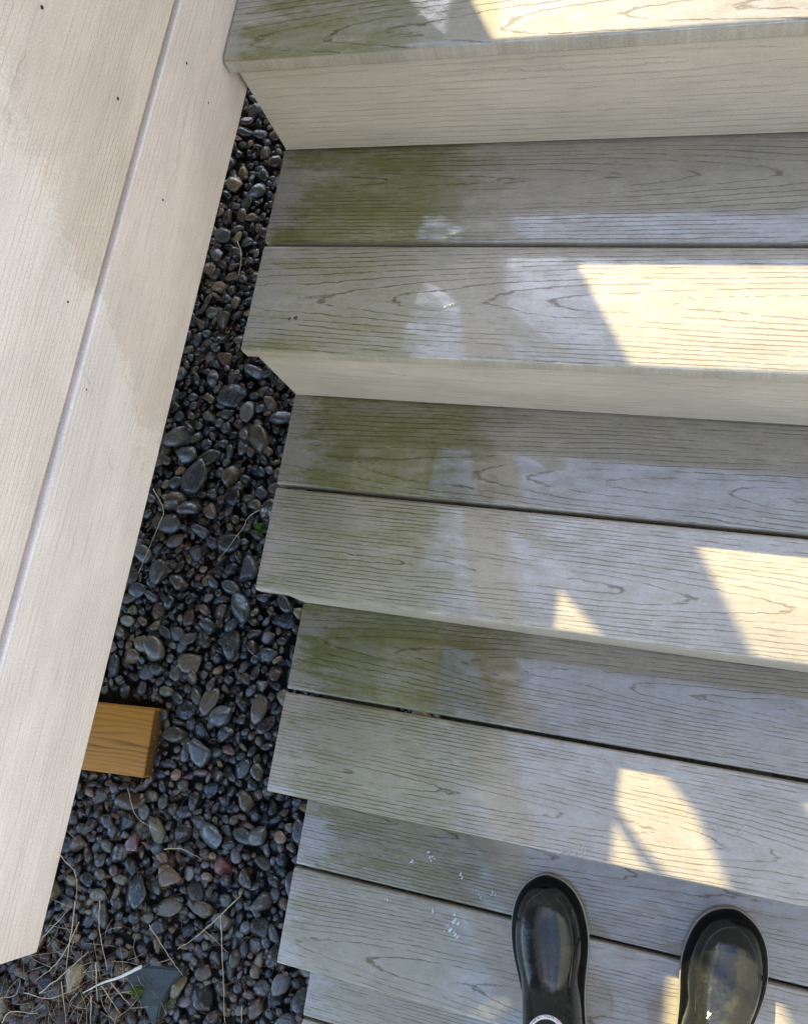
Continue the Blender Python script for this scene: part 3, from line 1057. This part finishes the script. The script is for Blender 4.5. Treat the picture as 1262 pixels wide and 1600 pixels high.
def tuft(name, c, rad, n, ht, mat, parent=None):
    V, F = [], []
    for _ in range(n):
        a = random.uniform(0, 6.28); q = rad * math.sqrt(random.random())
        bx, by = c[0] + q * math.cos(a), c[1] + q * math.sin(a)
        la = random.uniform(0, 6.28); l = ht * random.uniform(.5, 1.1); w = ht * .22
        dx, dy = math.cos(la) * l * .55, math.sin(la) * l * .55
        sx, sy = -math.sin(la) * w, math.cos(la) * w
        k = len(V)
        V += [(bx, by, c[2]), (bx + dx * .5 + sx, by + dy * .5 + sy, c[2] + l * .6), (bx + dx, by + dy, c[2] + l * .8), (bx + dx * .5 - sx, by + dy * .5 - sy, c[2] + l * .6)]
        F.append((k, k + 1, k + 2, k + 3))
    return mesh_obj(name, V, F, mat, parent, smooth=False)


M_MOSS = simple('green_moss', (.13, .19, .02), .7, .8, 300)
tuft('moss', (-.033, -.012, .003), .013, 120, .008, M_MOSS, slate)
tuft('moss', (.045, -.010, -.004), .012, 60, .007, simple('dull_moss', (.08, .09, .02), .8, .8, 300), slate)
w = tuft('weed', (0, 0, 0), .010, 40, .016, simple('weed_green', (.09, .24, .02), .5, .5, 200))
w.location = (-.330, -.322, -.955)
tag(w, 'tiny bright green weed sprig in the gravel beside the stairs', 'weed')

# ------------------------------------------------------------------ small things on the treads
M_CHIP = simple('white_fleck', (.62, .63, .61), .6)
z5 = zt(5)
for (x, y, r) in ((.1846, -.8628, .0035), (.2152, -.8518, .005), (.2627, -.8691, .0035), (.2928, -.8877, .0035), (.314, -.8813, .0035), (.1566, -.9237, .003), (.2282, -.9242, .003),
                  (.2624, -.9289, .006), (.2624, -.9474, .0065), (.255, -.9375, .003), (.281, -.930, .0025), (.505, -.905, .0012), (.52, -.903, .0012)):
    V, F = [], []
    for _ in range(7):
        cx, cy = random.gauss(0, r * .6), random.gauss(0, r * .6); rs = random.uniform(.35, 1.5); a0 = random.uniform(0, 6.28); k = len(V); m = 5
        for i in range(m):
            a = a0 + i * 6.283 / m; q = r * .30 * rs * random.uniform(.3, 1.5)
            V.append((cx + q * math.cos(a) + .6 * q * math.sin(a), cy + 1.3 * q * math.sin(a), .0004))
        V.append((cx, cy, .0014))
        F += [(k + i, k + (i + 1) % m, k + m) for i in range(m)]
        F.append(tuple(reversed(range(k, k + m))))
    o = mesh_obj('white_fleck', V, F, M_CHIP, smooth=False); o.location = (x, y, z5 + .0002)
    tag(o, 'small white flaky fleck on the shaded tread left of the boots', 'fleck', 'white flecks on the tread beside the boots')

for (x, y, r) in ((.056, -.2205, .0022), (.064, -.2190, .0026)):
    V = [(r * math.cos(i * .7854) * random.uniform(.7, 1.2), r * math.sin(i * .7854) * random.uniform(.7, 1.2), 0) for i in range(8)] + [(0, 0, .0008)]
    o = mesh_obj('dark_speck', V, [(i, (i + 1) % 8, 8) for i in range(8)] + [tuple(range(7, -1, -1))], M_OLD); o.location = (x, y, zt(2) + .0003)
    tag(o, 'tiny dark speck near the left end of the second tread, one of a pair', 'speck', 'dark specks on the second tread')

# pale fibres caught on the tread edge and fine scratches laid as strands on the board above the boots
V, F = [], []
for _ in range(13):
    x = random.gauss(.437, .013); y = -.783 + .3 * (x - .437) + random.gauss(0, .002)
    a = random.gauss(.9, .3); l = random.uniform(.004, .012)
    v, f = tube([(x, y, zt(4) + .0005), (x + l * .5 * math.cos(a), y + l * .5 * math.sin(a), zt(4) + .003), (x + l * math.cos(a), y + l * math.sin(a), zt(4) + .0015)], [.00020] * 3, 4)
    k = len(V); V += v; F += [tuple(q + k for q in ff) for ff in f]
tag(mesh_obj('pale_fibres', V, F, M_CHIP), 'tuft of pale fibres caught on the tread edge above the left boot', 'fibres', kind='stuff')
V, F = [], []
for s in range(6):
    x, y = random.gauss(.610, .022), random.gauss(-.716, .014)
    a = random.uniform(0, 6.28); pts = []
    for i in range(7):
        pts.append((x, y, zt(4) + .0006)); a += random.gauss(0, .28); x += .0045 * math.cos(a); y += .0035 * math.sin(a)
    v, f = tube(spline(pts, 16), [.00016] * 16, 4)
    k = len(V); V += v; F += [tuple(q + k for q in ff) for ff in f]
tag(mesh_obj('fine_scratches', V, F, M_CHIP), 'fine pale scratches, laid as thin strands, on the tread right of the sun patch', 'threads', kind='stuff')
# scratch with a white dot across the fascia, laid as a strand
p = [(XW - .0016, -.353, .138), (XW + .0005, -.390, .0935), (XW + .0030, -.41, .065), (XW + .0022, -.4666, .0112)]
V, F = tube(spline(p, 24), [.00018] * 24, 4)
for q in (.62, 1.0):
    i = int(q * 23); c = spline(p, 24)[i]
    v, f = tube([c + np.array([0, .002, .003]), c, c - np.array([0, .002, .003])], [.0003, .0009, .0003], 6)
    k = len(V); V += v; F += [tuple(z + k for z in ff) for ff in f]
tag(mesh_obj('fascia_scratch', V, F, M_CHIP), 'fine scratch with a white dot across the pale fascia, laid as a thin strand', 'thread')
